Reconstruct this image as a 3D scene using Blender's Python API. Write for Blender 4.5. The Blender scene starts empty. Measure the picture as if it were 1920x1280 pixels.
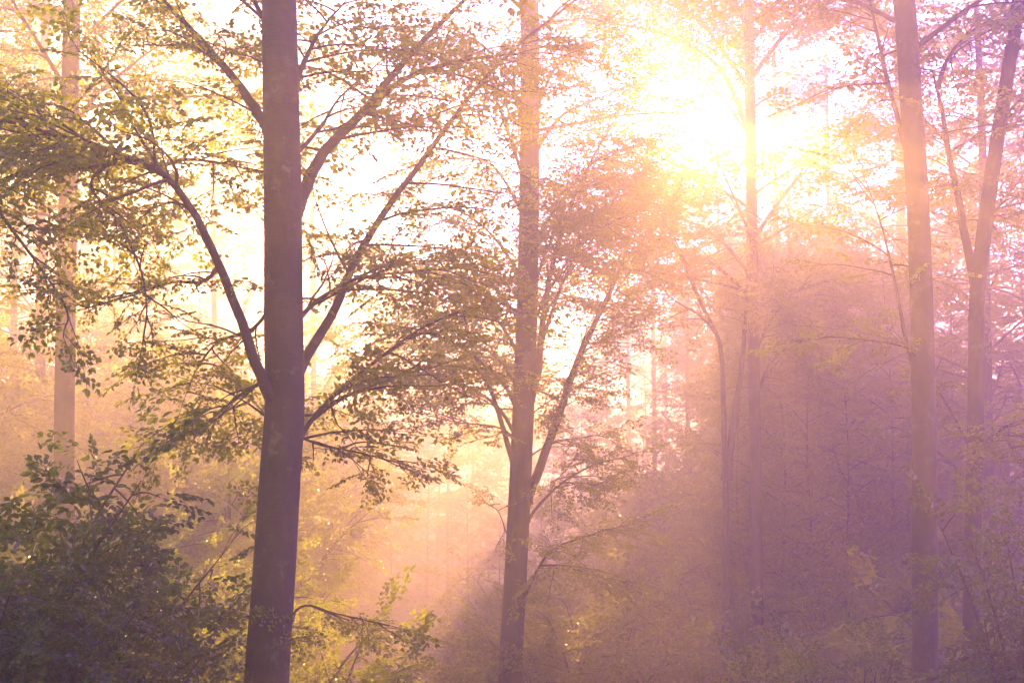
import bpy, math, random
import numpy as np
from mathutils import Vector

S = bpy.context.scene
COL = S.collection
R = math.radians
rng = np.random.default_rng(7)
random.seed(7)

# ------------------------------------------------------------------ camera
CAM_Z = 4.0
PITCH = R(5.0)
FPX = 1920 * 50.0 / 36.0
cd = bpy.data.cameras.new('camera')
cam = bpy.data.objects.new('camera', cd)
COL.objects.link(cam)
cam.location = (0, 0, CAM_Z)
cam.rotation_euler = (R(90) + PITCH, 0, 0)
cd.lens, cd.sensor_width = 50.0, 36.0
cd.clip_start, cd.clip_end = 0.05, 3000
S.camera = cam


def ray(px, py):
    a, b = (px - 960) / FPX, -(py - 640) / FPX
    c, s = math.cos(PITCH), math.sin(PITCH)
    return np.array([a, c - b * s, s + b * c])


def at(px, py, Y):
    """World point seen at photo pixel (px, py), standing Y metres ahead of the camera."""
    d = ray(px, py)
    return np.array([0, 0, CAM_Z]) + d * (Y / d[1])


# ------------------------------------------------------------------ sun and sky
sd = ray(1325, 235)
sd /= np.linalg.norm(sd)
SUN_EL = math.asin(sd[2])
SUN_AZ = math.atan2(sd[0], sd[1])
SUN_STRENGTH = 2.0
SKY_STRENGTH = 0.15
HAZE_DENSITY = 0.014
HAZE_COLOR = (0.97, 0.84, 0.92)
HAZE_ANISO = 0.62
EXPOSURE = 4.2

W = bpy.data.worlds.new('World')
S.world = W
W.use_nodes = True
nt = W.node_tree
bg = nt.nodes['Background']
sky = nt.nodes.new('ShaderNodeTexSky')
sky.sky_type = 'NISHITA'
sky.sun_disc = False
sky.sun_elevation = SUN_EL
sky.sun_rotation = SUN_AZ
sky.dust_density = 0.2
sky.ozone_density = 3.0
tint = nt.nodes.new('ShaderNodeMix')
tint.data_type = 'RGBA'
tint.blend_type = 'MULTIPLY'
tint.inputs['Factor'].default_value = 1.0
# directional tint added to the sky light, gold to violet, to colour the haze
SKY_GOLD, SKY_VIOLET = (0.38, 0.28, 0.14), (0.85, 0.16, 1.0)
wtc = nt.nodes.new('ShaderNodeTexCoord')
wsep = nt.nodes.new('ShaderNodeVectorMath')
wsep.operation = 'DOT_PRODUCT'
wsep.inputs[1].default_value = (0.82, 0.56, 0.10)
wmr = nt.nodes.new('ShaderNodeMapRange')
wmr.interpolation_type = 'SMOOTHSTEP'
wmr.inputs['From Min'].default_value, wmr.inputs['From Max'].default_value = 0.36, 0.64
wmx = nt.nodes.new('ShaderNodeMix')
wmx.data_type = 'RGBA'
wmx.inputs['A'].default_value, wmx.inputs['B'].default_value = (*SKY_GOLD, 1), (*SKY_VIOLET, 1)
nt.links.new(wtc.outputs['Generated'], wsep.inputs[0])
nt.links.new(wsep.outputs['Value'], wmr.inputs['Value'])
nt.links.new(wmr.outputs['Result'], wmx.inputs['Factor'])
nt.links.new(wmx.outputs['Result'], tint.inputs['B'])
nt.links.new(sky.outputs['Color'], tint.inputs['A'])
nt.links.new(tint.outputs['Result'], bg.inputs['Color'])
bg.inputs['Strength'].default_value = SKY_STRENGTH

sl = bpy.data.lights.new('sun', 'SUN')
sl.energy = SUN_STRENGTH
sl.angle = R(0.5)
sl.color = (1.0, 0.525, 0.105)
so = bpy.data.objects.new('sun', sl)
COL.objects.link(so)
so.location = (10, 60, 40)
so.rotation_euler = Vector((-sd[0], -sd[1], -sd[2])).to_track_quat('-Z', 'Y').to_euler()

S.view_settings.view_transform = 'Standard'
S.view_settings.look = 'None'
S.view_settings.gamma = 1
S.view_settings.use_curve_mapping = False
S.view_settings.exposure = EXPOSURE
S.render.engine = 'CYCLES'
c = S.cycles
c.use_denoising = True
c.max_bounces = 6
c.diffuse_bounces = 2
c.glossy_bounces = 2
c.transmission_bounces = 3
c.volume_bounces = 0
c.transparent_max_bounces = 4
c.sample_clamp_indirect = 6
c.use_adaptive_sampling = False


# ------------------------------------------------------------------ materials
def mat(name):
    m = bpy.data.materials.new(name)
    m.use_nodes = True
    m.node_tree.nodes.clear()
    return m, m.node_tree.nodes, m.node_tree.links


def ramp(N, stops):
    r = N.new('ShaderNodeValToRGB')
    while len(r.color_ramp.elements) < len(stops):
        r.color_ramp.elements.new(0.5)
    for e, (p, col) in zip(r.color_ramp.elements, stops):
        e.position, e.color = p, (*col, 1)
    return r


def leaf_material(name, dark, mid, light, trans, rough=0.38, tmix=0.5):
    m, N, L = mat(name)
    out = N.new('ShaderNodeOutputMaterial')
    at_ = N.new('ShaderNodeAttribute')
    at_.attribute_name = 'tint'
    r = ramp(N, [(0.0, dark), (0.55, mid), (1.0, light)])
    L.new(at_.outputs['Fac'], r.inputs['Fac'])
    p = N.new('ShaderNodeBsdfPrincipled')
    p.inputs['Roughness'].default_value = rough
    p.inputs['Specular IOR Level'].default_value = 0.6
    L.new(r.outputs['Color'], p.inputs['Base Color'])
    t = N.new('ShaderNodeBsdfTranslucent')
    r2 = ramp(N, [(0.0, tuple(v * 0.7 for v in trans)), (0.6, trans), (1.0, tuple(min(1, v * 1.35) for v in trans))])
    L.new(at_.outputs['Fac'], r2.inputs['Fac'])
    L.new(r2.outputs['Color'], t.inputs['Color'])
    mx = N.new('ShaderNodeMixShader')
    mx.inputs['Fac'].default_value = tmix
    L.new(p.outputs['BSDF'], mx.inputs[1])
    L.new(t.outputs['BSDF'], mx.inputs[2])
    L.new(mx.outputs['Shader'], out.inputs['Surface'])
    return m


LEAF = leaf_material('beech_leaf', (0.018, 0.036, 0.010), (0.035, 0.062, 0.014), (0.07, 0.10, 0.015), (0.50, 0.57, 0.010), .36, .52)
LEAF_SHADE = leaf_material('shade_toned_leaf', (0.014, 0.030, 0.010), (0.026, 0.055, 0.013), (0.05, 0.085, 0.014), (0.26, 0.36, 0.012), .30, .36)  # leaf colour darkened to carry the shade on the lower-left shrubs
LEAF_FAR = leaf_material('distant_leaf', (0.02, 0.034, 0.012), (0.035, 0.056, 0.015), (0.07, 0.085, 0.02), (0.50, 0.52, 0.015), .36, .52)


def bark_material(name, a, b, c_, scale=1.0):
    m, N, L = mat(name)
    out = N.new('ShaderNodeOutputMaterial')
    tc = N.new('ShaderNodeTexCoord')
    mp = N.new('ShaderNodeMapping')
    mp.inputs['Scale'].default_value = (6 * scale, 6 * scale, 1.6 * scale)
    L.new(tc.outputs['Object'], mp.inputs['Vector'])
    n1 = N.new('ShaderNodeTexNoise')
    n1.inputs['Scale'].default_value = 1.3
    n1.inputs['Detail'].default_value = 8
    n1.inputs['Roughness'].default_value = 0.65
    L.new(mp.outputs['Vector'], n1.inputs['Vector'])
    r = ramp(N, [(0.3, a), (0.5, b), (0.68, c_)])
    n3 = N.new('ShaderNodeTexNoise')
    n3.inputs['Scale'].default_value = 2.2
    n3.inputs['Detail'].default_value = 6
    n3.inputs['Roughness'].default_value = .7
    L.new(tc.outputs['Object'], n3.inputs['Vector'])
    av = N.new('ShaderNodeMix')
    av.inputs['Factor'].default_value = .55
    L.new(n1.outputs['Fac'], av.inputs['A'])
    L.new(n3.outputs['Fac'], av.inputs['B'])
    L.new(av.outputs['Result'], r.inputs['Fac'])
    # horizontal wrinkles of smooth beech bark
    mp2 = N.new('ShaderNodeMapping')
    mp2.inputs['Scale'].default_value = (9 * scale, 9 * scale, 22 * scale)
    L.new(tc.outputs['Object'], mp2.inputs['Vector'])
    n2 = N.new('ShaderNodeTexNoise')
    n2.inputs['Scale'].default_value = 1.0
    n2.inputs['Detail'].default_value = 5
    L.new(mp2.outputs['Vector'], n2.inputs['Vector'])
    ad = N.new('ShaderNodeMath')
    ad.operation = 'ADD'
    L.new(n1.outputs['Fac'], ad.inputs[0])
    L.new(n2.outputs['Fac'], ad.inputs[1])
    bp = N.new('ShaderNodeBump')
    bp.inputs['Strength'].default_value = 0.8
    bp.inputs['Distance'].default_value = 0.012
    L.new(ad.outputs[0], bp.inputs['Height'])
    # pale lichen patches
    n4 = N.new('ShaderNodeTexNoise')
    n4.inputs['Scale'].default_value = 5.5
    n4.inputs['Detail'].default_value = 7
    n4.inputs['Roughness'].default_value = .75
    L.new(tc.outputs['Object'], n4.inputs['Vector'])
    r4 = ramp(N, [(0.56, (0, 0, 0)), (0.66, (1, 1, 1))])
    L.new(n4.outputs['Fac'], r4.inputs['Fac'])
    lm = N.new('ShaderNodeMix')
    lm.data_type = 'RGBA'
    lm.inputs['B'].default_value = (c_[0] * 1.25, c_[1] * 1.45, c_[2] * 1.35, 1)
    L.new(r4.outputs['Color'], lm.inputs['Factor'])
    L.new(r.outputs['Color'], lm.inputs['A'])
    p = N.new('ShaderNodeBsdfPrincipled')
    p.inputs['Roughness'].default_value = 0.85
    L.new(lm.outputs['Result'], p.inputs['Base Color'])
    L.new(bp.outputs['Normal'], p.inputs['Normal'])
    L.new(p.outputs['BSDF'], out.inputs['Surface'])
    return m


BARK = bark_material('beech_bark', (0.036, 0.025, 0.019), (0.065, 0.047, 0.036), (0.11, 0.085, 0.062))
TWIG = bark_material('twig_bark', (0.05, 0.035, 0.03), (0.08, 0.055, 0.045), (0.11, 0.08, 0.065))


def soil_material():
    m, N, L = mat('leaf_litter')
    out = N.new('ShaderNodeOutputMaterial')
    tc = N.new('ShaderNodeTexCoord')
    v = N.new('ShaderNodeTexVoronoi')
    v.inputs['Scale'].default_value = 9
    L.new(tc.outputs['Object'], v.inputs['Vector'])
    n = N.new('ShaderNodeTexNoise')
    n.inputs['Scale'].default_value = 0.6
    n.inputs['Detail'].default_value = 8
    L.new(tc.outputs['Object'], n.inputs['Vector'])
    mx = N.new('ShaderNodeMix')
    mx.data_type = 'RGBA'
    r1 = ramp(N, [(0.0, (0.05, 0.03, 0.015)), (0.5, (0.11, 0.065, 0.03)), (1.0, (0.17, 0.10, 0.05))])
    r2 = ramp(N, [(0.35, (0.03, 0.05, 0.015)), (0.65, (0.07, 0.05, 0.025))])
    L.new(v.outputs['Color'], r1.inputs['Fac'])
    L.new(n.outputs['Fac'], r2.inputs['Fac'])
    L.new(n.outputs['Fac'], mx.inputs['Factor'])
    L.new(r1.outputs['Color'], mx.inputs['A'])
    L.new(r2.outputs['Color'], mx.inputs['B'])
    p = N.new('ShaderNodeBsdfPrincipled')
    p.inputs['Roughness'].default_value = 0.9
    L.new(mx.outputs['Result'], p.inputs['Base Color'])
    bp = N.new('ShaderNodeBump')
    bp.inputs['Distance'].default_value = 0.05
    L.new(v.outputs['Distance'], bp.inputs['Height'])
    L.new(bp.outputs['Normal'], p.inputs['Normal'])
    L.new(p.outputs['BSDF'], out.inputs['Surface'])
    return m


SOIL = soil_material()


# ------------------------------------------------------------------ mesh helpers
class Geo:
    """Collects quads (leaves and tubes) and links them as one mesh object."""

    def __init__(self):
        self.v, self.f, self.m, self.t, self.n, self.sm = [], [], [], [], 0, []

    def add(self, v, f, mat_i, tint, smooth):
        self.v.append(v)
        self.f.append(f + self.n)
        k = len(f)
        self.m.append(np.full(k, mat_i, np.int32))
        self.t.append(np.broadcast_to(np.asarray(tint, np.float32), (k,)).copy())
        self.sm.append(np.full(k, smooth, bool))
        self.n += len(v)

    def tube(self, pts, rad, sides=5, mat_i=0, rough=0.0, cap=True):
        pts = np.asarray(pts, float)
        rad = np.asarray(rad, float)
        n = len(pts)
        tan = np.gradient(pts, axis=0)
        tan /= np.linalg.norm(tan, axis=1)[:, None] + 1e-9
        ref = np.array([0.37, 0.93, 0.05]) if abs(tan[0][2]) > 0.6 else np.array([0, 0, 1.0])
        a = np.cross(tan, ref)
        a /= np.linalg.norm(a, axis=1)[:, None] + 1e-9
        b = np.cross(tan, a)
        ang = np.arange(sides) * 2 * np.pi / sides
        rr = rad[:, None] * np.ones((1, sides))
        if rough > 0:
            ph = rng.uniform(0, 6.28, 6)
            s = np.linspace(0, 1, n)[:, None] * 9
            rr = rr * (1 + rough * (np.sin(2 * ang[None] + ph[0] + 0.5 * s) * 0.5 + np.sin(3 * ang[None] + ph[1] - 0.8 * s) * 0.4
                                    + np.sin(5 * ang[None] + ph[2] + 1.7 * s) * 0.3 + np.sin(s * 1.9 + ph[3]) * 0.3)
                       + rng.normal(0, rough * 0.12, rr.shape))
        v = pts[:, None] + rr[..., None] * (np.cos(ang)[None, :, None] * a[:, None] + np.sin(ang)[None, :, None] * b[:, None])
        v = v.reshape(-1, 3)
        i = np.arange(n - 1)[:, None] * sides
        j = np.arange(sides)[None]
        k = (j + 1) % sides
        f = np.stack([i + j, i + k, i + sides + k, i + sides + j], -1).reshape(-1, 4)
        self.add(v, f, mat_i, 0.5, True)

    def leaves(self, o, X, Zn, ln, tint, wide, near, mat_i):
        """Leaf faces: origins o, long axes X, normals Zn, lengths ln."""
        Y = np.cross(Zn, X)
        Y /= np.linalg.norm(Y, axis=1)[:, None] + 1e-9
        Zn = np.cross(X, Y)
        if near:
            T = np.array([[0, 0, 0], [1, 0, -.10], [.28, .27, .09], [.68, .25, .05], [.28, -.27, .09], [.68, -.25, .05]])
            F = np.array([[0, 1, 3, 2], [0, 4, 5, 1]])
        else:
            T = np.array([[0, 0, 0], [.5, -.32, .05], [1, 0, -.08], [.5, .32, .05]])
            F = np.array([[0, 1, 2, 3]])
        T = T * np.array([1, wide, 1])
        v = o[:, None] + ln[:, None, None] * (T[None, :, 0:1] * X[:, None] + T[None, :, 1:2] * Y[:, None] + T[None, :, 2:3] * Zn[:, None])
        f = (np.arange(len(o))[:, None, None] * len(T) + F[None]).reshape(-1, 4)
        self.add(v.reshape(-1, 3), f, mat_i, np.repeat(tint, len(F)), False)

    def mesh(self, name, mats):
        me = bpy.data.meshes.new(name)
        v = np.concatenate(self.v).astype(np.float32)
        f = np.concatenate(self.f).astype(np.int32)
        me.vertices.add(len(v))
        me.vertices.foreach_set('co', v.ravel())
        me.loops.add(f.size)
        me.loops.foreach_set('vertex_index', f.ravel())
        me.polygons.add(len(f))
        me.polygons.foreach_set('loop_start', np.arange(len(f), dtype=np.int32) * 4)
        me.polygons.foreach_set('material_index', np.concatenate(self.m))
        me.polygons.foreach_set('use_smooth', np.concatenate(self.sm))
        a = me.attributes.new('tint', 'FLOAT', 'FACE')
        a.data.foreach_set('value', np.concatenate(self.t))
        for m in mats:
            me.materials.append(m)
        me.update(calc_edges=True)
        return me

    def build(self, name, mats, parent=None):
        o = bpy.data.objects.new(name, self.mesh(name, mats))
        COL.objects.link(o)
        if parent:
            o.parent = parent
        return o


def unit(v):
    v = np.asarray(v, float)
    return v / (np.linalg.norm(v, axis=-1, keepdims=True) + 1e-9)


def smooth_path(pts, n=24):
    """Catmull-Rom through control points."""
    p = np.asarray(pts, float)
    if len(p) == 2:
        p = np.array([p[0], (p[0] + p[1]) / 2, p[1]])
    p = np.vstack([2 * p[0] - p[1], p, 2 * p[-1] - p[-2]])
    m = len(p) - 3
    out = []
    for u in np.linspace(0, m, n):
        i = min(int(u), m - 1)
        t = u - i
        a, b, c_, d = p[i:i + 4]
        out.append(0.5 * ((2 * b) + (-a + c_) * t + (2 * a - 5 * b + 4 * c_ - d) * t * t + (-a + 3 * b - 3 * c_ + d) * t ** 3))
    return np.array(out)


# ---- spray templates: a flat beech spray, unit length along +x, leaves alternating along the twigs
def make_spray(r):
    o, X, Zn, ln, seg = [], [], [], [], []

    def twig(p0, d, L, nl, main):
        p = np.array(p0, float)
        d = unit(d)
        step = L / nl
        pts = [p.copy()]
        for i in range(nl):
            d = unit(d + np.array([r.normal(0, .06), r.normal(0, .10), -0.035 + r.normal(0, .05)]))
            p = p + d * step
            pts.append(p.copy())
            side = 1 if i % 2 else -1
            ang = side * R(r.uniform(38, 68))
            ca, sa = math.cos(ang), math.sin(ang)
            x = unit([d[0] * ca - d[1] * sa, d[0] * sa + d[1] * ca, d[2] + r.normal(-.12, .18)])
            o.append(p.copy()); X.append(x)
            Zn.append(unit([r.normal(0, .34), r.normal(0, .34), 1]))
            ln.append(r.uniform(.105, .165) * (0.8 if i == 0 else 1))
            if main and 0 < i < nl - 2:
                sa2 = -side * R(r.uniform(35, 55))
                ca, sa = math.cos(sa2), math.sin(sa2)
                dd = [d[0] * ca - d[1] * sa, d[0] * sa + d[1] * ca, d[2]]
                twig(p, dd, L * r.uniform(.22, .42) * (1 - .5 * i / nl), r.integers(3, 6), False)
        o.append(p.copy()); X.append(d); Zn.append(unit([r.normal(0, .2), r.normal(0, .2), 1])); ln.append(.14)
        seg.append(np.array(pts))

    twig((0, 0, 0), (1, 0, .12), 1.0, 9, True)
    return np.array(o), np.array(X), np.array(Zn), np.array(ln), seg


SPRAYS = [make_spray(np.random.default_rng(100 + i)) for i in range(10)]


# wedges cut out of the crowns to shape sun shafts: image bearing, half width, reach
RAYS = [(123, 9, 560), (142, 3, 480), (103, 3, 480), (151.5, 4.5, 500), (164, 4, 420), (88, 3.5, 420), (53, 5, 400), (30, 6, 380), (178, 5, 330), (-35, 5, 180), (-100, 6, 140), (8, 2.5, 280)]
GAP = 'core'
HOLE = None          # a gap in the canopy: (points relative to this base, test)


def in_gap(w):
    d = w - np.array([0, 0, CAM_Z])
    cc, ss_ = math.cos(PITCH), math.sin(PITCH)
    z = d[:, 1] * cc + d[:, 2] * ss_
    y = -d[:, 1] * ss_ + d[:, 2] * cc
    px, py = 960 + FPX * d[:, 0] / z, 640 - FPX * y / z
    dx, dy = px - 1318, py - 238
    a = np.degrees(np.arctan2(dy, dx))
    core = np.hypot(dx / 95, dy / 66) < 1 + .3 * np.sin(np.radians(3 * a) + 1) + .2 * np.sin(np.radians(5 * a)) + rng.normal(0, .12, len(w))
    if GAP != 'rays':
        return core
    rr = np.hypot(dx, dy) * (1 + rng.normal(0, .10, len(w)))
    aj = a + rng.normal(0, .9, len(w))
    for ac, hw, rm in RAYS:
        d = np.abs((aj - ac + 180) % 360 - 180)
        core |= (d < hw) & (rr < rm)
    return core


def place_sprays(g, O, D, s, near, mat_i=0, leaf=1.0, keep=1.0, tint0=None, tilt=0.45, twigs=True, twig_i=1):
    """Sprays at O pointing along D, lying roughly level."""
    O, D = np.asarray(O, float), unit(D)
    if HOLE is not None:
        q = ~in_gap(O + HOLE)
        O, D, s = O[q], D[q], np.broadcast_to(np.asarray(s, float), (len(q),))[q]
    M = len(O)
    s = np.broadcast_to(np.asarray(s, float), (M,))
    up = unit(np.array([0, 0, 1.0]) + rng.normal(0, tilt, (M, 3)))
    Yx = unit(np.cross(up, D))
    Zx = np.cross(D, Yx)
    B = np.stack([D, Yx, Zx], -1)
    ti = rng.integers(0, len(SPRAYS), M)
    base = rng.uniform(0.15, 0.75, M) if tint0 is None else np.clip(rng.normal(tint0, .15, M), 0, 1)
    for t in range(len(SPRAYS)):
        idx = np.nonzero(ti == t)[0]
        if not len(idx):
            continue
        o, X, Zn, ln, seg = SPRAYS[t]
        k = len(o)
        b, ss = B[idx], s[idx]
        oo = O[idx][:, None] + ss[:, None, None] * np.einsum('mij,kj->mki', b, o)
        xx = np.einsum('mij,kj->mki', b, X)
        zz = np.einsum('mij,kj->mki', b, Zn) + rng.normal(0, .30, (len(idx), k, 3))
        ll = ss[:, None] * ln[None] * leaf * rng.uniform(.8, 1.15, (len(idx), k))
        tt = np.clip(base[idx][:, None] + rng.normal(0, .16, (len(idx), k)), 0, 1)
        oo, xx, zz, ll, tt = oo.reshape(-1, 3), xx.reshape(-1, 3), unit(zz.reshape(-1, 3)), ll.ravel(), tt.ravel()
        if keep < 1:
            q = rng.random(len(oo)) < keep
            oo, xx, zz, ll, tt = oo[q], xx[q], zz[q], ll[q], tt[q]
        g.leaves(oo, xx, zz, ll, tt, 1.0, near, mat_i)
        if twigs:
            main = seg[-1][::3]
            for m_ in range(len(idx)):
                pts = O[idx[m_]] + ss[m_] * (main @ b[m_].T)
                g.tube(pts, np.linspace(.0045, .0015, len(pts)) * max(ss[m_] / .6, .7), 3, twig_i)


def foliate(g, limb, start=0.3, n=14, length=(0.8, 1.7), near=True, spray=(.42, .62), gap=.2, flat=.45, end=1.0, mat_i=0, leaf=1.0,
            keep=1.0, tint0=None, droop=.05, twigs=True, taper=.5, back=0.0):
    """Secondary branches with sprays along a limb's path."""
    limb = np.asarray(limb)
    seglen = np.linalg.norm(np.diff(limb, axis=0), axis=1)
    cum = np.concatenate([[0], np.cumsum(seglen)]) / seglen.sum()
    Os, Ds, Ss = [], [], []
    for k in range(n):
        u = start + (end - start) * (k + rng.uniform(0, 1)) / n
        i = min(np.searchsorted(cum, u) - 1, len(limb) - 2)
        i = max(i, 0)
        w = (u - cum[i]) / (cum[i + 1] - cum[i] + 1e-9)
        p = limb[i] * (1 - w) + limb[i + 1] * w
        tan = unit(limb[i + 1] - limb[i])
        lat = unit(np.cross(tan, [0, 0, 1]) + rng.normal(0, .35, 3)) * (1 if k % 2 else -1)
        d = unit(tan * rng.uniform(.35, .9) + lat * rng.uniform(.5, 1.2) + np.array([0, 0, rng.normal(.05, .25)]))
        d[2] += rng.normal(0, .22)
        d[2] *= (1 - flat * .5)
        d = unit(d)
        Lc = rng.uniform(*length) * (1 - taper * max(0, (u - start)) / (1 - start + 1e-6))
        m = 6
        pts = [p]
        for j in range(m):
            d = unit(d + np.array([rng.normal(0, .10), rng.normal(0, .10), rng.normal(-droop, .06)]) * 1.0)
            d[2] = d[2] * .95 - .02
            pts.append(pts[-1] + d * Lc / m)
        pts = np.array(pts)
        r0 = .006 + .006 * Lc
        g.tube(pts, np.linspace(r0, .003, m + 1), 4, 1)
        ns = max(2, int(Lc / gap))
        for q in range(ns):
            t = (q + .6) / ns * .98 + .02
            x = t * m
            a = min(int(x), m - 1)
            pp = pts[a] * (1 - (x - a)) + pts[a + 1] * (x - a)
            td = unit(pts[a + 1] - pts[a])
            sg = 1 if q % 2 else -1
            ang = sg * R(rng.uniform(28, 62))
            ca, sa = math.cos(ang), math.sin(ang)
            dd = np.array([td[0] * ca - td[1] * sa, td[0] * sa + td[1] * ca, td[2] * .7 + rng.normal(-.03, .26)])
            Os.append(pp); Ds.append(dd); Ss.append(rng.uniform(*spray) * (1.05 - .35 * t))
        Os.append(pts[-1]); Ds.append(unit(pts[-1] - pts[-2])); Ss.append(rng.uniform(*spray) * .8)
    # terminal spray of the limb
    if end >= 1.0:
        Os.append(limb[-1]); Ds.append(unit(limb[-1] - limb[-2])); Ss.append(spray[1])
    place_sprays(g, Os, Ds, Ss, near, mat_i, leaf, keep, tint0, twigs=twigs)


def tag(o, label=None, cat=None, group=None, kind=None):
    if label: o['label'] = label
    if cat: o['category'] = cat
    if group: o['group'] = group
    if kind: o['kind'] = kind
    return o


def empty(name, loc, rz=0.0, scale=1.0):
    e = bpy.data.objects.new(name, None)
    e.empty_display_size = .3
    COL.objects.link(e)
    e.location = loc
    e.rotation_euler = (0, 0, rz)
    e.scale = (scale,) * 3
    return e


def copy_thing(root, loc, rz, scale, label, group):
    r_ = root.copy()
    COL.objects.link(r_)
    r_.location, r_.rotation_euler, r_.scale = loc, (0, 0, rz), (scale,) * 3
    tag(r_, label, None, group)
    for ch in list(root.children):
        c_ = ch.copy()
        COL.objects.link(c_)
        c_.parent = r_
    return r_


# ------------------------------------------------------------------ ground
def sstep(a, b, x):
    t = np.clip((x - a) / (b - a), 0, 1)
    return t * t * (3 - 2 * t)


def gz(x, y):
    x, y = np.asarray(x, float), np.asarray(y, float)
    z = -1.5 + 3.6 * (1 - sstep(2, 15, y)) + 1.5 * sstep(50, 150, y)
    z = z + .35 * np.sin(x * .21 + 1) * np.sin(y * .17) + .12 * np.sin(x * .9 + y * .6) + .06 * np.sin(x * 2.3 - y * 1.7)
    return z


def build_ground():
    xs = np.concatenate([np.linspace(-300, -40, 27)[:-1], np.linspace(-40, 40, 161), np.linspace(40, 300, 27)[1:]])
    ys = np.concatenate([np.linspace(-60, 0, 13)[:-1], np.linspace(0, 80, 161), np.linspace(80, 500, 43)[1:]])
    X, Y = np.meshgrid(xs, ys)
    v = np.stack([X, Y, gz(X, Y)], -1).reshape(-1, 3)
    n, m = len(xs), len(ys)
    i = np.arange(m - 1)[:, None] * n + np.arange(n - 1)[None]
    f = np.stack([i, i + 1, i + n + 1, i + n], -1).reshape(-1, 4)
    g = Geo()
    g.add(v, f, 0, .5, True)
    o = g.build('ground', [SOIL])
    tag(o, 'brown leaf litter floor of the forest under the shrubs', 'ground', kind='structure')


build_ground()


def on_ground(px, Y):
    """Ground point Y metres ahead under photo column px."""
    d = ray(px, 1000)
    x = d[0] / d[1] * Y
    return np.array([x, Y, float(gz(x, Y))])


# ------------------------------------------------------------------ trees shaped after the photograph
def even(pts):
    """Split the long steps of a path so that its spline does not overshoot."""
    L = [np.linalg.norm(q - p) for p, q in zip(pts, pts[1:])]
    step = max(.5, float(np.median(L)))
    out = [pts[0]]
    for p, q, l in zip(pts, pts[1:], L):
        k = max(1, int(round(l / step)))
        out += [p + (q - p) * (i + 1) / k for i in range(k)]
    return out


def hero_tree(name, label, group, trunk_px, Y, r_base, r_top, top, limbs, near=True, leaf_mat=None, extra=None, lean=0.0, gap=False, rs=1.0):
    """trunk_px: photo points of the trunk from low to high; limbs: (photo points, dY, radius, foliage settings)."""
    global rng, HOLE, GAP
    rng = np.random.default_rng(int(trunk_px[0][0] * 31 + Y * 7))
    lm = leaf_mat or LEAF
    base = on_ground(trunk_px[0][0] - (trunk_px[1][0] - trunk_px[0][0]) * .5, Y)
    root = empty(name, tuple(base))
    tag(root, label, 'tree', group)
    P = [at(x, y, Y + lean * i) for i, (x, y) in enumerate(trunk_px)]
    low = P[0] + (P[0] - P[1]) * 0
    foot = np.array([P[0][0], Y, float(gz(P[0][0], Y)) - .25])
    P = [p_ for p_ in P if p_[2] > foot[2] + .6]
    path = smooth_path(even([foot] + P + [P[-1] + np.array(top, float)]), 120)
    zz = (path[:, 2] - path[0, 2]) / (path[-1, 2] - path[0, 2])
    hz = path[:, 2] - path[0, 2]
    rad = r_base + (r_top - r_base) * zz + r_base * .5 * np.exp(-hz / .35)
    g = Geo()
    g.tube(path - base, rad, 28, 0, .035)
    g.build('trunk', [BARK], root)
    HOLE, GAP = (base if gap else None), gap
    crown = Geo()
    for lim in limbs:
        pts, dys, r0, kw = lim
        r0 *= rs
        n = len(pts)
        dd = np.linspace(0, 1, n)
        w = [at(x, y, Y + (dys * dd[i] if np.isscalar(dys) else dys[i])) for i, (x, y) in enumerate(pts)]
        lp = smooth_path(w, 26) - base
        if kw.get('knot', True):
            b = Geo()
            t = np.linspace(0, 1, 26)
            rr = r0 * (1 - .8 * t) + r0 * .45 * np.exp(-t * 18)
            lp2 = lp + rng.normal(0, r0 * .06, lp.shape)
            b.tube(lp2, np.maximum(rr, .006), 12, 0, .03)
            b.build('branch', [BARK], root)
        k2 = {a: b_ for a, b_ in kw.items() if a not in ('knot', 'bare')}
        if not kw.get('bare'):
            k2.setdefault('near', near)
            foliate(crown, lp, **k2)
    if extra:
        extra(crown, path - base, base)
    if crown.n:
        crown.build('crown', [lm, TWIG], root)
    HOLE = None
    return root


def auto_limbs(crown, path, base, z0, z1, n, L, near=False, sec=7, spray=(.6, .9), leaf=1.0, keep=1.0, gap=.3, rise=(.35, 1.0), az=None,
               twigs=False, tint0=None, rlimb=.035):
    """Limbs round a trunk path between heights z0 and z1 (above the foot)."""
    hz = path[:, 2] - path[0, 2]
    for k in range(n):
        z = z0 + (z1 - z0) * (k + rng.random()) / n
        i = np.searchsorted(hz, z)
        i = min(max(i, 0), len(path) - 1)
        p = path[i]
        a = k * 2.4 + rng.uniform(-.5, .5) if az is None else rng.uniform(*az)
        f = (z - z0) / (z1 - z0 + 1e-6)
        Ln = rng.uniform(*L) * (1 - .6 * f)
        up = rng.uniform(*rise)
        d = unit([math.cos(a), math.sin(a), up])
        pts = [p]
        for j in range(7):
            d = unit(d + np.array([rng.normal(0, .07), rng.normal(0, .07), -up * .10 + rng.normal(0, .05)]))
            pts.append(pts[-1] + d * Ln / 7)
        pts = np.array(pts)
        crown.tube(pts, np.linspace(rlimb * (1 - .5 * f), .008, 8), 5, 1)
        foliate(crown, pts, start=.2, n=sec, length=(Ln * .28, Ln * .5), near=near, spray=spray, gap=gap, leaf=leaf, keep=keep, twigs=twigs,
                tint0=tint0)


F = dict(start=.35, n=14, length=(.7, 1.5), spray=(.42, .6), gap=.2, leaf=.84)


def f(**k):
    d = dict(F)
    d.update(k)
    return d


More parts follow.
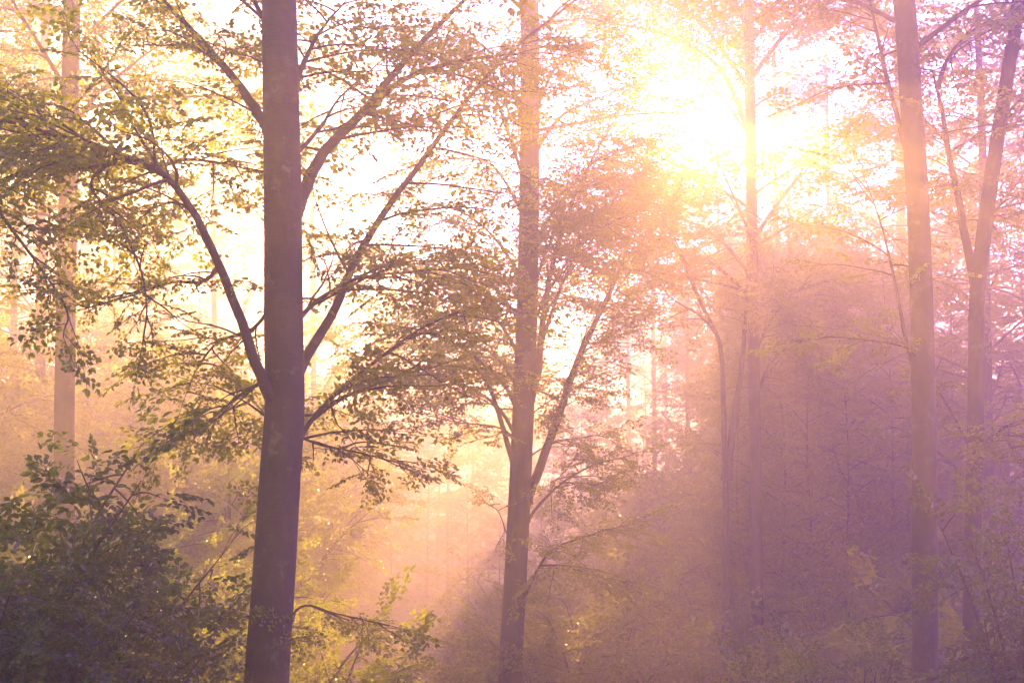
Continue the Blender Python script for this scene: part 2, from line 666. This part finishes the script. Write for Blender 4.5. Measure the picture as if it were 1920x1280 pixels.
# the big beech in front
Y1 = 10.5
hero_tree('beech_tree', 'thick dark beech trunk in front with limbs curving out to both sides', None,
          [(500, 1280), (512, 1100), (524, 900), (533, 760), (531, 600), (530, 400), (527, 200), (524, 0)], Y1,
          .182, .085, (-.05, .3, 6.5),
          [([(530, 790), (500, 728), (474, 668), (448, 590), (400, 470), (350, 380), (295, 318), (220, 290), (110, 255), (10, 225)], -1.2, .046, f(start=.6, n=34, length=(.8, 1.6))),
           ([(410, 500), (380, 528), (320, 530), (240, 556), (165, 577)], -.5, .016, f(start=.05, n=9, length=(.25, .5), spray=(.3, .45), gap=.3, keep=.7)),
           ([(225, 292), (170, 345), (225, 420), (265, 510), (275, 580), (268, 640)], [-.9, -1, -1.2, -1.3, -1.4, -1.4], .013, f(start=.2, n=14, length=(.2, .5), spray=(.28, .42), gap=.22)),
           ([(10, 225), (-60, 300), (0, 400), (60, 480), (115, 560), (130, 600)], [-1.2, -1.6, -1.9, -2.0, -2.0, -2.0], .016, f(start=.25, n=16, length=(.25, .55), spray=(.3, .45), gap=.2)),
           ([(295, 318), (340, 300), (410, 305), (470, 320)], .5, .018, f(start=.0, n=8, length=(.3, .6))),
           ([(360, 395), (330, 380), (290, 390), (250, 420)], .4, .012, f(start=.1, n=6, length=(.3, .5))),
           ([(528, 320), (508, 258), (482, 210), (440, 150), (375, 75), (305, 0), (240, -90)], .8, .055, f(start=.2, n=16, length=(.6, 1.2))),
           ([(526, 120), (505, 50), (480, 10), (450, -70)], .5, .04, f(start=.3, n=6)),
           ([(533, 520), (548, 425), (576, 345), (618, 272), (685, 205), (755, 120), (835, 35), (930, -50)], [0, .05, .2, .45, .8, 1.1, 1.4, 1.6], .064, f(start=.3, n=16, length=(.6, 1.3))),
           ([(690, 210), (740, 160), (820, 125), (930, 105), (1010, 100)], [1.0, 1.2, 1.5, 1.9, 2.2], .032, f(start=.2, n=14, length=(.6, 1.1))),
           ([(533, 790), (556, 712), (582, 655), (625, 585), (665, 490), (720, 400), (800, 290), (890, 170), (990, 70), (1100, -15)], 2.6, .05, f(start=.3, n=20, length=(.7, 1.4))),
           ([(533, 890), (556, 835), (590, 780), (640, 730), (720, 665), (800, 610), (890, 575)], 1.5, .026, f(start=.12, n=24, length=(.6, 1.3))),
           ([(540, 620), (600, 560), (680, 520), (780, 510), (860, 500)], 1.0, .02, f(start=.1, n=18, length=(.6, 1.2))),
           ([(535, 800), (590, 830), (680, 850), (765, 872)], .9, .014, f(start=.05, n=9, length=(.35, .7), spray=(.35, .5))),
           ([(520, 700), (450, 740), (390, 790), (335, 822)], .4, .014, f(start=.05, n=9, length=(.4, .7), spray=(.35, .5))),
           ([(520, 560), (470, 620), (410, 640), (370, 690), (350, 735)], .9, .016, f(start=.1, n=14, length=(.4, .8), spray=(.35, .5))),
           ([(545, 200), (565, 130), (600, 60), (650, 0)], 1.0, .03, f(start=.1, n=12, length=(.6, 1.1))),
           ([(545, 300), (600, 240), (640, 180), (720, 110)], 1.8, .02, f(start=.1, n=10, length=(.5, .9))),
           ([(500, 1240), (560, 1140), (630, 1150), (730, 1172)], -.3, .012, f(start=.15, n=7, length=(.15, .35), spray=(.25, .38), gap=.2)),
           ],
          extra=lambda cr, p, b: auto_limbs(cr, p, b, 8.3, 14, 9, (2.5, 3.6), near=True, sec=6, twigs=False))

# the slimmer beech in the middle
MD = f(start=.2, n=34, length=(.7, 1.4), spray=(.5, .72), gap=.2)
M = f(start=.15, n=15, length=(.7, 1.5), spray=(.5, .72), gap=.24)
Y2 = 22.0
hero_tree('beech_tree', 'slender beech in the middle with upswept limbs under the bright sun glow', None,
          [(957, 1280), (966, 1100), (976, 900), (984, 700), (990, 500), (993, 250), (993, 0)], Y2,
          .19, .12, (0, .3, 7),
          [([(985, 940), (1000, 905), (1040, 800), (1090, 660), (1140, 555), (1175, 470), (1200, 380)], .8, .085, f(start=.3, n=26, length=(.8, 1.6), spray=(.5, .75), gap=.25)),
           ([(985, 800), (930, 700), (840, 640), (740, 610), (650, 620)], [0, 1.5, 3.2, 4.5, 5.5], .035, f(start=.2, n=25, length=(.8, 1.5), spray=(.5, .75), gap=.2)),
           ([(985, 850), (930, 760), (850, 715), (760, 700), (680, 720)], [0, 1.2, 2.6, 3.6, 4.5], .035, f(start=.2, n=22, length=(.8, 1.5), spray=(.5, .75), gap=.2)),
           ([(988, 700), (940, 610), (870, 540), (780, 500), (700, 480)], [0, 1.6, 3.4, 5, 6], .035, f(start=.25, n=22, length=(.8, 1.5), spray=(.5, .75), gap=.2)),
           ([(1015, 640), (1060, 520), (1110, 440), (1215, 385)], -.8, .03, MD),
           ([(992, 560), (1040, 440), (1110, 360), (1230, 310)], .8, .03, MD),
           ([(992, 470), (1050, 380), (1120, 300), (1215, 265)], -.8, .03, MD),
           ([(990, 540), (930, 450), (870, 400), (790, 380)], .8, .03, M),
           ([(990, 600), (930, 560), (850, 530), (760, 560)], -.8, .03, M),
           ([(985, 760), (940, 680), (880, 640), (800, 620)], .9, .025, M),
           ([(990, 250), (1040, 130), (1110, 80), (1220, 60)], -.4, .03, M),
           ([(990, 220), (930, 110), (860, 60), (760, 30)], -.4, .03, M),
           ([(1045, 800), (1060, 730), (1100, 620), (1130, 560)], -.8, .02, f(start=.1, n=16, length=(.5, .9), spray=(.45, .65))),
           ([(975, 900), (960, 860), (925, 745), (885, 655), (860, 560)], .6, .06, f(start=.4, n=14, length=(.8, 1.6), spray=(.5, .75), gap=.25)),
           ([(985, 780), (1008, 700), (1018, 600), (1040, 480), (1090, 340), (1150, 230)], -.6, .07, f(start=.4, n=16, length=(.9, 1.7), spray=(.5, .75), gap=.25)),
           ([(988, 640), (960, 580), (915, 520), (880, 420)], .6, .04, f(start=.2, n=12, length=(.8, 1.5), spray=(.5, .75), gap=.25)),
           ([(985, 990), (1000, 960), (1045, 912), (1105, 875), (1175, 855)], -.6, .03, f(start=.3, n=14, length=(.4, .9), spray=(.45, .65))),
           ([(1050, 905), (1090, 905), (1140, 915)], -.7, .012, f(start=.1, n=6, length=(.3, .5), spray=(.4, .55))),
           ([(975, 1140), (990, 1105), (1030, 1035), (1100, 1005), (1190, 980)], -.8, .03, f(start=.3, n=16, length=(.6, 1.1), spray=(.45, .65))),
           ([(1015, 1060), (1060, 1060), (1120, 1080), (1180, 1090)], -.9, .014, f(start=.1, n=12, length=(.5, .9), spray=(.45, .65))),
           ([(985, 860), (1040, 830), (1140, 812)], -.4, .014, f(start=.2, n=8, length=(.3, .6), spray=(.4, .6))),
           ([(990, 780), (1050, 740), (1120, 712)], -.4, .014, f(start=.1, n=9, length=(.4, .7), spray=(.4, .6))),
           ([(965, 820), (930, 800), (850, 790), (770, 770)], -.8, .018, f(start=.0, n=12, length=(.5, 1.0), spray=(.45, .65))),
           ([(985, 720), (900, 690), (800, 700), (700, 690)], -.5, .02, f(start=.1, n=16, length=(.7, 1.2), spray=(.45, .65))),
           ([(990, 420), (940, 330), (900, 300), (820, 300)], .3, .03, f(start=.2, n=12, length=(.7, 1.4), spray=(.5, .7))),
           ([(992, 620), (1050, 510), (1130, 420), (1230, 350)], 0, .03, MD),
           ([(990, 360), (950, 240), (920, 150), (900, 50)], .3, .035, f(start=.2, n=12, length=(.7, 1.4), spray=(.5, .7))),
           ([(993, 300), (1050, 220), (1110, 190), (1180, 160)], .3, .035, f(start=.3, n=10, length=(.6, 1.2), spray=(.5, .7))),
           ([(950, 1000), (935, 960), (915, 945)], .0, .01, f(start=.2, n=4, length=(.2, .4), spray=(.3, .45))),
           ],
          gap='core', extra=lambda cr, p, b: auto_limbs(cr, p, b, 10.5, 17, 10, (2.5, 3.8), sec=6))

# the trunk left
Y3 = 20.0
hero_tree('beech_tree', 'straight beech trunk behind the dark shrubs near the left end', None,
          [(120, 1280), (120, 950), (122, 700), (128, 350), (135, 0)], Y3, .165, .10, (0, .2, 7),
          [([(128, 470), (150, 440), (200, 400), (260, 330)], .6, .03, f(start=.3, n=8, length=(.6, 1.0))),
           ([(125, 330), (90, 250), (20, 180), (-60, 120)], -.6, .04, f(start=.1, n=30, length=(.8, 1.6), spray=(.5, .7))),
           ([(128, 250), (180, 180), (250, 120), (330, 60)], -.5, .04, f(start=.2, n=16, length=(.8, 1.6), spray=(.5, .7))),
           ([(130, 180), (90, 110), (40, 30), (0, -40)], -.5, .04, f(start=.2, n=14, length=(.8, 1.4), spray=(.5, .7))),
           ([(130, 120), (170, 60), (230, 0), (290, -60)], -.8, .04, f(start=.2, n=14, length=(.8, 1.4), spray=(.5, .7))),
           ([(126, 420), (70, 400), (0, 420), (-60, 470)], -1.5, .03, f(start=.1, n=10, length=(.6, 1.1), spray=(.45, .65))),
           ],
          extra=lambda cr, p, b: auto_limbs(cr, p, b, 10, 16, 9, (2.5, 3.8), sec=6))

# the thick trunk right
Y4 = 15.0
hero_tree('beech_tree', 'tall bare reddish trunk leaning slightly inward beside the forked beech', None,
          [(1736, 1280), (1733, 1000), (1731, 700), (1722, 400), (1708, 180), (1696, 0)], Y4, .146, .091, (-.3, .3, 7),
          [([(1728, 700), (1705, 655), (1640, 640), (1560, 632), (1500, 640)], -.4, .014, f(start=.15, n=9, length=(.3, .6), spray=(.4, .55))),
           ([(1722, 720), (1700, 640), (1680, 540), (1655, 430), (1620, 330)], 1.2, .035, f(start=.5, n=10, length=(.6, 1.2), spray=(.5, .7))),
           ([(1712, 330), (1690, 250), (1655, 110), (1630, 0), (1610, -80)], .6, .045, f(start=.3, n=12, length=(.7, 1.3), spray=(.5, .7))),
           ],
          rs=.8, extra=lambda cr, p, b: auto_limbs(cr, p, b, 9.5, 15, 9, (2.5, 3.8), sec=6))

# the forked beech at the right end
Y5 = 16.0
hero_tree('beech_tree', 'thin beech forking into a narrow V at the right end', None,
          [(1820, 1280), (1824, 1000), (1829, 800), (1831, 620), (1833, 540), (1850, 400), (1872, 250), (1893, 120), (1910, 0)], Y5, .108, .056, (.3, .3, 6),
          [([(1830, 600), (1826, 530), (1802, 400), (1780, 290), (1762, 190), (1748, 130)], .4, .08, f(start=.5, n=12, length=(.6, 1.2), spray=(.5, .7))),
           ([(1758, 165), (1775, 115), (1815, 65), (1870, 30)], .3, .04, f(start=.1, n=14, length=(.7, 1.3), spray=(.5, .7))),
           ([(1825, 850), (1812, 825), (1782, 770), (1750, 712)], .4, .028, f(start=.7, n=3, length=(.2, .4))),
           ([(1832, 880), (1848, 840), (1875, 805), (1930, 785), (1990, 780)], -.8, .022, f(start=.3, n=14, length=(.5, 1.0), spray=(.45, .6))),
           ([(1890, 800), (1900, 850), (1940, 880)], -1.2, .01, f(start=.1, n=6, length=(.3, .6), spray=(.4, .6))),
           ([(1870, 260), (1900, 200), (1960, 160)], -.3, .03, f(start=.1, n=12, length=(.7, 1.2), spray=(.5, .7))),
           ([(1845, 430), (1880, 380), (1950, 350)], .5, .02, f(start=.1, n=12, length=(.6, 1.0), spray=(.5, .7))),
           ([(1790, 330), (1770, 330), (1740, 350)], .5, .02, f(start=.1, n=8, length=(.5, .9), spray=(.5, .7))),
           ],
          rs=.8, extra=lambda cr, p, b: auto_limbs(cr, p, b, 10, 15, 9, (2.5, 3.8), sec=6))

# fainter trunks in the haze
FD = dict(start=.1, n=20, length=(.5, 1.9), spray=(.55, .85), gap=.22, near=False, twigs=False)
FB = dict(start=.15, n=22, length=(1.0, 2.0), spray=(.55, .9), gap=.28, near=False, twigs=False)
far = dict(near=False, twigs=False, spray=(.6, .9), gap=.3)
hero_tree('beech_tree', 'misty straight trunk below the sun, right of the paired stems', None,
          [(1421, 1280), (1417, 950), (1414, 700), (1410, 450), (1404, 0)], 28.0, .13, .095, (0, 0, 4),
          [([(1408, 260), (1350, 130), (1260, 70), (1150, 45), (1060, 50)], -1.5, .05, FB),
           ([(1406, 170), (1310, 40), (1200, -10), (1100, -20)], -1.0, .05, FB),
           ([(1406, 150), (1480, 60), (1570, 30), (1660, 40)], -1.0, .05, FB),
           ([(1405, 120), (1390, 30), (1350, -30)], -2.0, .04, FB),
           ([(1411, 520), (1350, 450), (1280, 410), (1215, 400)], -1.5, .04, FB),
           ([(1412, 560), (1330, 490), (1260, 470), (1210, 480)], 1.0, .04, FB),
           ([(1414, 670), (1440, 610), (1490, 550), (1570, 520)], -.6, .035, FD),
           ([(1414, 620), (1430, 560), (1460, 510), (1500, 475)], .8, .035, FD),
           ([(1415, 760), (1440, 690), (1490, 640), (1560, 620)], .8, .03, FD),
           ([(1411, 450), (1500, 330), (1600, 260), (1700, 230)], -1.0, .04, FB)], leaf_mat=LEAF_FAR, extra=lambda cr, p, b: auto_limbs(cr, p, b, 8.5, 21, 24, (2.5, 4.2), sec=7, spray=(.6, .95)), gap='core')
hero_tree('beech_tree', 'misty paired stem forking low, left of the straight trunk below the sun', None,
          [(1361, 1280), (1361, 950), (1357, 780), (1352, 660), (1335, 610), (1310, 560), (1285, 500)], 27.0, .10, .025, (-.3, 0, .6),
          [([(1362, 900), (1375, 800), (1390, 690), (1398, 600), (1400, 500)], .5, .085, f(start=.6, n=8, length=(.8, 1.4), spray=(.5, .8), gap=.3, twigs=False)),
           ([(1340, 620), (1310, 590), (1260, 560), (1235, 530)], .3, .03, f(start=.1, n=12, length=(.8, 1.5), spray=(.5, .8), gap=.3, twigs=False)),
           ([(1315, 570), (1280, 480), (1250, 420)], .3, .03, f(start=.1, n=14, length=(.8, 1.5), spray=(.5, .8), gap=.3, twigs=False)),
           ], near=False, leaf_mat=LEAF_FAR)
hero_tree('beech_tree', 'very faint trunk deep in the haze just left of the tall reddish trunk', None,
          [(1694, 1280), (1692, 900), (1690, 650), (1688, 300)], 44.0, .19, .12, (0, 0, 6),
          [], leaf_mat=LEAF_FAR, extra=lambda cr, p, b: auto_limbs(cr, p, b, 7, 16, 18, (2.5, 4), sec=6))
hero_tree('beech_tree', 'pale trunk far behind the shrubs near the left edge', None,
          [(76, 1280), (76, 900), (76, 650), (78, 300)], 36.0, .15, .10, (0, 0, 6),
          [], leaf_mat=LEAF_FAR, extra=lambda cr, p, b: auto_limbs(cr, p, b, 8, 16, 16, (2.5, 4), sec=6))


# beeches whose crowns close round the sun with openings cut to shape the light
ring = 'pale beech dissolving into the glow round the sun'
for px, Y, z0, n_, lab in [(1462, 46, 9, 24, ring), (1352, 56, 7, 36, ring), (1228, 60, 9, 34, ring), (1292, 64, 8, 36, ring), (1412, 62, 7, 36, ring), (1180, 70, 9, 32, ring), (1485, 58, 7, 34, ring),
                           (1320, 82, 10, 26, ring), (1250, 90, 11, 26, ring), (1390, 88, 10, 26, ring), (1560, 44, 9, 20, ring)]:
    tr = hero_tree('beech_tree', lab, 'pale beeches round the sun', [(px + 4, 1200), (px, 900), (px - 3, 640), (px - 6, 420)], Y, .12, .05, (0, 0, max(.8, 19.5 - at(px, 420, Y)[2])), [], leaf_mat=LEAF_FAR, gap='rays',
                   extra=lambda cr, p, b: auto_limbs(cr, p, b, z0, min(21.5, p[-1][2] - p[0][2]), n_, (2.4, 3.6), sec=8, spray=(.6, 1.0), gap=.3))
for px, Y, lab in [(590, 46, 'pale slim high-crowned beech in the mist just right of the thick front trunk'), (405, 44, 'pale slim high-crowned beech in the mist left of the thick front trunk')]:
    hero_tree('beech_tree', lab, None, [(px + 4, 1200), (px, 900), (px - 3, 600), (px - 6, 300)], Y, .11, .06, (0, 0, 5), [], leaf_mat=LEAF_FAR,
              extra=lambda cr, p, b: auto_limbs(cr, p, b, 11.5, 19.5, 20, (2.4, 3.6), sec=7, spray=(.6, 1.0), gap=.34))


# ------------------------------------------------------------------ background trees (a few kinds, copied)
def far_tree(h, z0, nl, L, keep=1.0, seed_r=.17):
    global rng
    rng = np.random.default_rng(int(h * 100 + nl))
    root = empty('beech_tree', (0, 0, 0))
    path = smooth_path([(0, 0, -.3), (rng.normal(0, .1), rng.normal(0, .1), h * .3), (rng.normal(0, .2), rng.normal(0, .2), h * .65), (rng.normal(0, .3), rng.normal(0, .3), h)], 40)
    g = Geo()
    t = np.linspace(0, 1, 40)
    g.tube(path, seed_r * (1 - .8 * t) + .08 * np.exp(-t * 30), 12, 0, .04)
    g.build('trunk', [BARK], root)
    cr = Geo()
    auto_limbs(cr, path, None, z0, h * .97, nl, L, sec=7, spray=(.65, 1.0), gap=.34, keep=keep)
    cr.build('crown', [LEAF_FAR, TWIG], root)
    tag(root, None, 'tree')
    return root


kinds = [far_tree(19, 5.0, 26, (3.2, 4.8)), far_tree(17, 3.5, 24, (2.8, 4.2)), far_tree(21, 7.0, 24, (3.2, 5.0)), far_tree(12, 1.5, 26, (2.2, 3.4), seed_r=.07), far_tree(15, 1.8, 34, (2.4, 3.8), seed_r=.055), far_tree(20, 7.5, 15, (1.6, 2.7), seed_r=.09), far_tree(19, 5.5, 17, (1.4, 2.5), seed_r=.08)]
used = [False] * len(kinds)


def plant(kind, loc, rz, sc, label, group):
    if not used[kind]:
        r_ = kinds[kind]
        r_.location, r_.rotation_euler, r_.scale = tuple(loc), (0, 0, rz), (sc,) * 3
        tag(r_, label, None, group)
        used[kind] = True
        return r_
    return copy_thing(kinds[kind], tuple(loc), rz, sc, label, group)


rng = np.random.default_rng(11)
BACK = 'hazy beeches behind the front trunks'
bl = 'hazy leafy beech standing back in the mist behind the front trunks'
spots = [  # photo column, distance, kind, scale
    (-160, 26, 0, 1.0), (205, 50, 1, 1.0), (20, 44, 0, 1.05),
    (1510, 33, 4, .74), (1610, 50, 4, .9), (1630, 36, 4, .76), (1435, 35, 4, .74), (1580, 29, 4, .68), (1455, 31, 4, .66), (1530, 30, 4, .68), (1395, 32, 4, .58), (1500, 41, 4, .84), (1480, 38, 4, .8), (1800, 33, 4, .8), (1930, 29, 4, 1.0), (1490, 44, 4, .75), (2050, 27, 0, 1.0),
    (1850, 45, 4, 1.2), (1665, 30, 4, .72), (1745, 40, 4, .8), (1570, 55, 4, .85), (1680, 58, 4, .9), (1395, 47, 4, .84), (1445, 46, 4, .86), (1505, 47, 4, .84),
    (1860, 27, 0, .95), 
]
for (px, Y, k, sc) in spots:
    plant(k, on_ground(px, Y), rng.uniform(0, 6.28), sc, bl, BACK)
rng = np.random.default_rng(12)
AIRY = 'slender beeches far back in the bright mist'
al = 'slender airy beech far back in the brightest mist behind the left and middle trunks'
for px, Y, k, sc in [(300, 64, 5, .9), (425, 76, 6, .95), (565, 84, 5, 1.0), (690, 74, 6, .9), (790, 86, 5, 1.0), (885, 72, 6, .95), (975, 90, 5, 1.0), (1055, 78, 6, .98), (1140, 86, 5, .95), (1215, 72, 6, .72),
                     (620, 58, 6, .75), (370, 52, 5, .8), (840, 60, 5, .7), (740, 98, 6, 1.0), (1010, 104, 6, 1.0)]:
    plant(k, on_ground(px, Y), rng.uniform(0, 6.28), sc, al, AIRY)
rng = np.random.default_rng(13)
BEH = 'unseen beeches added behind the viewpoint'  # out of view, put in to block sky light from behind
for (x, y, k, sc) in [(-6, -5, 0, .95), (5, -7, 1, 1.0), (-14, -2, 2, .85), (13, -3, 0, .9), (0, -13, 2, .95), (-11, -14, 1, 1.0), (10, -16, 0, 1.0), (-20, 6, 1, .95), (20, 7, 1, .95), (-2, -22, 0, 1.0)]:
    plant(k, (x, y, float(gz(x, y))), rng.uniform(0, 6.28), sc, 'unseen leafy beech behind the viewpoint, added to dim the sky light', BEH)
FARG = 'far beeches lost in the mist'
fl = 'far beech almost lost in the bright mist at the back'
for i in range(34):
    Y = rng.uniform(62, 95)
    px = -150 + i * (2250 / 34) + rng.uniform(-25, 25)
    if 620 < px < 1420:
        Y += 40
    plant(int(rng.integers(0, 5)), on_ground(px, Y), rng.uniform(0, 6.28), rng.uniform(.8, 1.0), fl, FARG)


rng = np.random.default_rng(14)
for (px, Y, sc) in [(800, 55, .5), (880, 50, .46), (735, 47, .44), (935, 58, .5), (675, 52, .48), (1020, 54, .5), (1090, 50, .5), (1160, 56, .55), (850, 66, .55), (620, 48, .44)]:
    plant(4, on_ground(px, Y), rng.uniform(0, 6.28), sc, 'low leafy young beech in the bright misty clearing behind the middle beech', 'low young beeches in the misty clearing')
SAP = 'young beeches of the misty understorey'
sl_ = 'young leafy beech of the understorey, blurred by the mist'
for (px, Y, sc) in [(1290, 52, .8), (1540, 34, .62), (1380, 47, .72), (1130, 72, .7), (960, 66, .7), (1660, 38, .72), (1480, 50, .8), (1590, 44, .75), (1740, 44, .8), (1830, 37, .7), (1920, 40, .75),
                    (1210, 74, .7), (1050, 76, .7), (820, 66, .7), (700, 60, .7), (610, 42, .65), (540, 52, .75), (450, 36, .65), (350, 40, .72), (240, 37, .72), (150, 45, .8), (30, 38, .75), (-60, 32, .7),
                    (1440, 62, .9), (1320, 64, .8), (1980, 34, .75), (90, 54, .9), (280, 56, .9), (900, 72, .7), (760, 75, .7)]:
    plant(3, on_ground(px, Y), rng.uniform(0, 6.28), sc, sl_, SAP)


# ------------------------------------------------------------------ shrubs
def shrub(h, w, stems, near, spray, leaf_mat, dens=1.0, tint0=None, leaf=1.0):
    global rng
    rng = np.random.default_rng(int(h * 100 + stems))
    root = empty('shrub', (0, 0, 0))
    st, fo = Geo(), Geo()
    for k in range(stems):
        a = k * 2.4 + rng.uniform(-.4, .4)
        lean = rng.uniform(.15, 1.0) * w
        H = h * rng.uniform(.7, 1.0)
        p = smooth_path([(rng.normal(0, .08), rng.normal(0, .08), -.15), (math.cos(a) * lean * .3, math.sin(a) * lean * .3, H * .4),
                         (math.cos(a) * lean * .75, math.sin(a) * lean * .75, H * .8), (math.cos(a) * lean * 1.15, math.sin(a) * lean * 1.15, H)], 16)
        st.tube(p, np.linspace(.008 * h + .004, .004, 16), 6, 0)
        foliate(fo, p, start=.12, n=int(14 * dens), length=(w * .35, w * .75), near=near, spray=spray, gap=.19, tint0=tint0, twigs=False, leaf=leaf)
    st.build('stem', [TWIG], root)
    fo.build('foliage', [leaf_mat, TWIG], root)
    tag(root, None, 'shrub')
    return root


skinds = [shrub(4.8, 1.7, 11, True, (.42, .62), LEAF_SHADE, dens=2.0, tint0=.3, leaf=1.0), shrub(3.2, 1.4, 9, True, (.38, .55), LEAF, dens=1.3), shrub(4.6, 1.7, 10, True, (.45, .65), LEAF, dens=1.5, tint0=.75, leaf=1.1),
          shrub(2.9, 1.4, 9, True, (.38, .55), LEAF, dens=1.4), shrub(3.4, 1.8, 9, False, (.5, .75), LEAF_FAR, dens=1.3), shrub(4.2, 1.0, 10, True, (.36, .52), LEAF_SHADE, dens=1.5, tint0=.55, leaf=.95)]
sused = [False] * len(skinds)


def put_shrub(kind, px, Y, sc, label, group, dz=0.0):
    loc = on_ground(px, Y)
    loc[2] += dz
    rz = rng.uniform(0, 6.28)
    if not sused[kind]:
        r_ = skinds[kind]
        r_.location, r_.rotation_euler, r_.scale = tuple(loc), (0, 0, rz), (sc,) * 3
        tag(r_, label, None, group)
        sused[kind] = True
        return
    copy_thing(skinds[kind], tuple(loc), rz, sc, label, group)


rng = np.random.default_rng(15)
G1 = 'dark shrubs at the lower left'
l1 = 'tall dark leafy shrub massed in front of the left trunk'
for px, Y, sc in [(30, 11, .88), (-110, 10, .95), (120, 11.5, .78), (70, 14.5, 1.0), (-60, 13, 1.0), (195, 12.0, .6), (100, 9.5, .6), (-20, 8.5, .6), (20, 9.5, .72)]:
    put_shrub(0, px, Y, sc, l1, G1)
G2 = 'sunlit yellow shrubs behind the thick front trunk'
l2 = 'sunlit yellow-green shrub between the left trunk and the thick front trunk'
for px, Y, sc in [(255, 16.5, .80), (345, 18, .86), (425, 17, .74), (300, 14.5, .62), (235, 20, 1.05), (250, 29, 1.5), (360, 32, 1.6), (440, 28, 1.4), (180, 34, 1.75), (300, 24, 1.15), (420, 23, 1.0), (505, 34, 1.45), (230, 39, 2.1), (400, 41, 2.05), (330, 36, 1.95), (560, 40, 1.5), (130, 30, 1.7)]:
    put_shrub(2, px, Y, sc, l2, G2)
G3 = 'low shrubs around the thick front trunk'
l3 = 'low green shrub at the foot of the thick front trunk'
for px, Y, sc in [(395, 13.5, 1.18), (590, 14, 1.06), (330, 11.5, 1.05), (440, 16.5, 1.22), (640, 15.5, .92), (560, 17, 1.1)]:
    put_shrub(1, px, Y, sc, l3, G3)
G4 = 'hazy shrubs around the middle beech'
l4 = 'hazy shrub in the misty undergrowth around the slender middle beech'
for px, Y, sc in [(840, 27, .62), (905, 30, .8), (1045, 23.5, .95), (1120, 23, 1.0), (1180, 26, 1.05), (1240, 29, 1.05), (980, 33, .95), (1100, 32, 1.05), (1010, 26, .9)]:
    put_shrub(4, px, Y, sc, l4, G4)
G5 = 'shrubs at the lower right'
l5 = 'green shrub with glinting leaves at the foot of the right trunks'
for px, Y, sc in [(1540, 17.5, 1.0), (1590, 20.5, 1.1), (1560, 21, .98), (1650, 21.5, 1.08), (1790, 21.5, 1.25), (1870, 22.5, 1.45), (1950, 19, 1.5), (2010, 16, 1.3), (1775, 25, 1.3), (1690, 24.5, 1.15), (1835, 24, 1.3)]:
    put_shrub(3, px, Y, sc, l5, G5)
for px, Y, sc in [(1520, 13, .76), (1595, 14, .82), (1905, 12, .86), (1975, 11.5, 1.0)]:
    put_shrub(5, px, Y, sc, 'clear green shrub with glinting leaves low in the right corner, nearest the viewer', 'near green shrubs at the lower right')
G6 = 'far shrubs in the purple shade'
l6 = 'far shrub blurred into the purple shade of the right half'
for px, Y, sc in [(1300, 36, 1.3), (1360, 30, 1.1), (1450, 34, 1.4), (1530, 30, 1.2), (1600, 37, 1.5), (1700, 31, 1.4), (1780, 35, 1.6), (1880, 31, 1.5), (1250, 42, 1.6), (1400, 43, 1.8),
                  (1500, 42, 1.9), (1650, 46, 2.0), (1560, 25, .9), (1440, 24, .8), (1340, 24, .75), (1620, 27, 1.1), (1920, 26, 1.4), (1200, 36, 1.2), (1820, 28, 1.2)]:
    put_shrub(4, px, Y, sc, l6, G6)


# ------------------------------------------------------------------ undergrowth no one could count
def build_undergrowth():
    g = Geo()
    n = 5200
    Y = 7 + 50 * rng.random(n) ** 1.3
    x = (rng.random(n) - .5) * 0.86 * Y
    O = np.stack([x, Y, gz(x, Y) + rng.uniform(.05, .6, n)], -1)
    D = np.stack([rng.normal(0, 1, n), rng.normal(0, 1, n), rng.uniform(.0, .5, n)], -1)
    place_sprays(g, O, D, rng.uniform(.4, .75, n), False, twigs=False)
    o = g.build('undergrowth', [LEAF_FAR])
    tag(o, 'low leafy undergrowth covering the forest floor', 'undergrowth', kind='stuff')


build_undergrowth()


# ------------------------------------------------------------------ haze
def build_haze():
    x0, x1, y0, y1, z0, z1 = -310, 310, -70, 510, -4.0, 22.5
    v = np.array([[x, y, z] for z in (z0, z1) for y in (y0, y1) for x in (x0, x1)], float)
    fc = np.array([[0, 2, 3, 1], [4, 5, 7, 6], [0, 1, 5, 4], [2, 6, 7, 3], [0, 4, 6, 2], [1, 3, 7, 5]])
    m, N, L = mat('morning_haze')
    out = N.new('ShaderNodeOutputMaterial')
    pv = N.new('ShaderNodeVolumePrincipled')
    pv.inputs['Color'].default_value = (*HAZE_COLOR, 1)
    pv.inputs['Density'].default_value = HAZE_DENSITY
    pv.inputs['Anisotropy'].default_value = HAZE_ANISO
    L.new(pv.outputs['Volume'], out.inputs['Volume'])
    g = Geo()
    g.add(v, fc, 0, .5, False)
    o = g.build('haze', [m])
    tag(o, 'bright morning mist filling the forest', 'haze', kind='stuff')


build_haze()
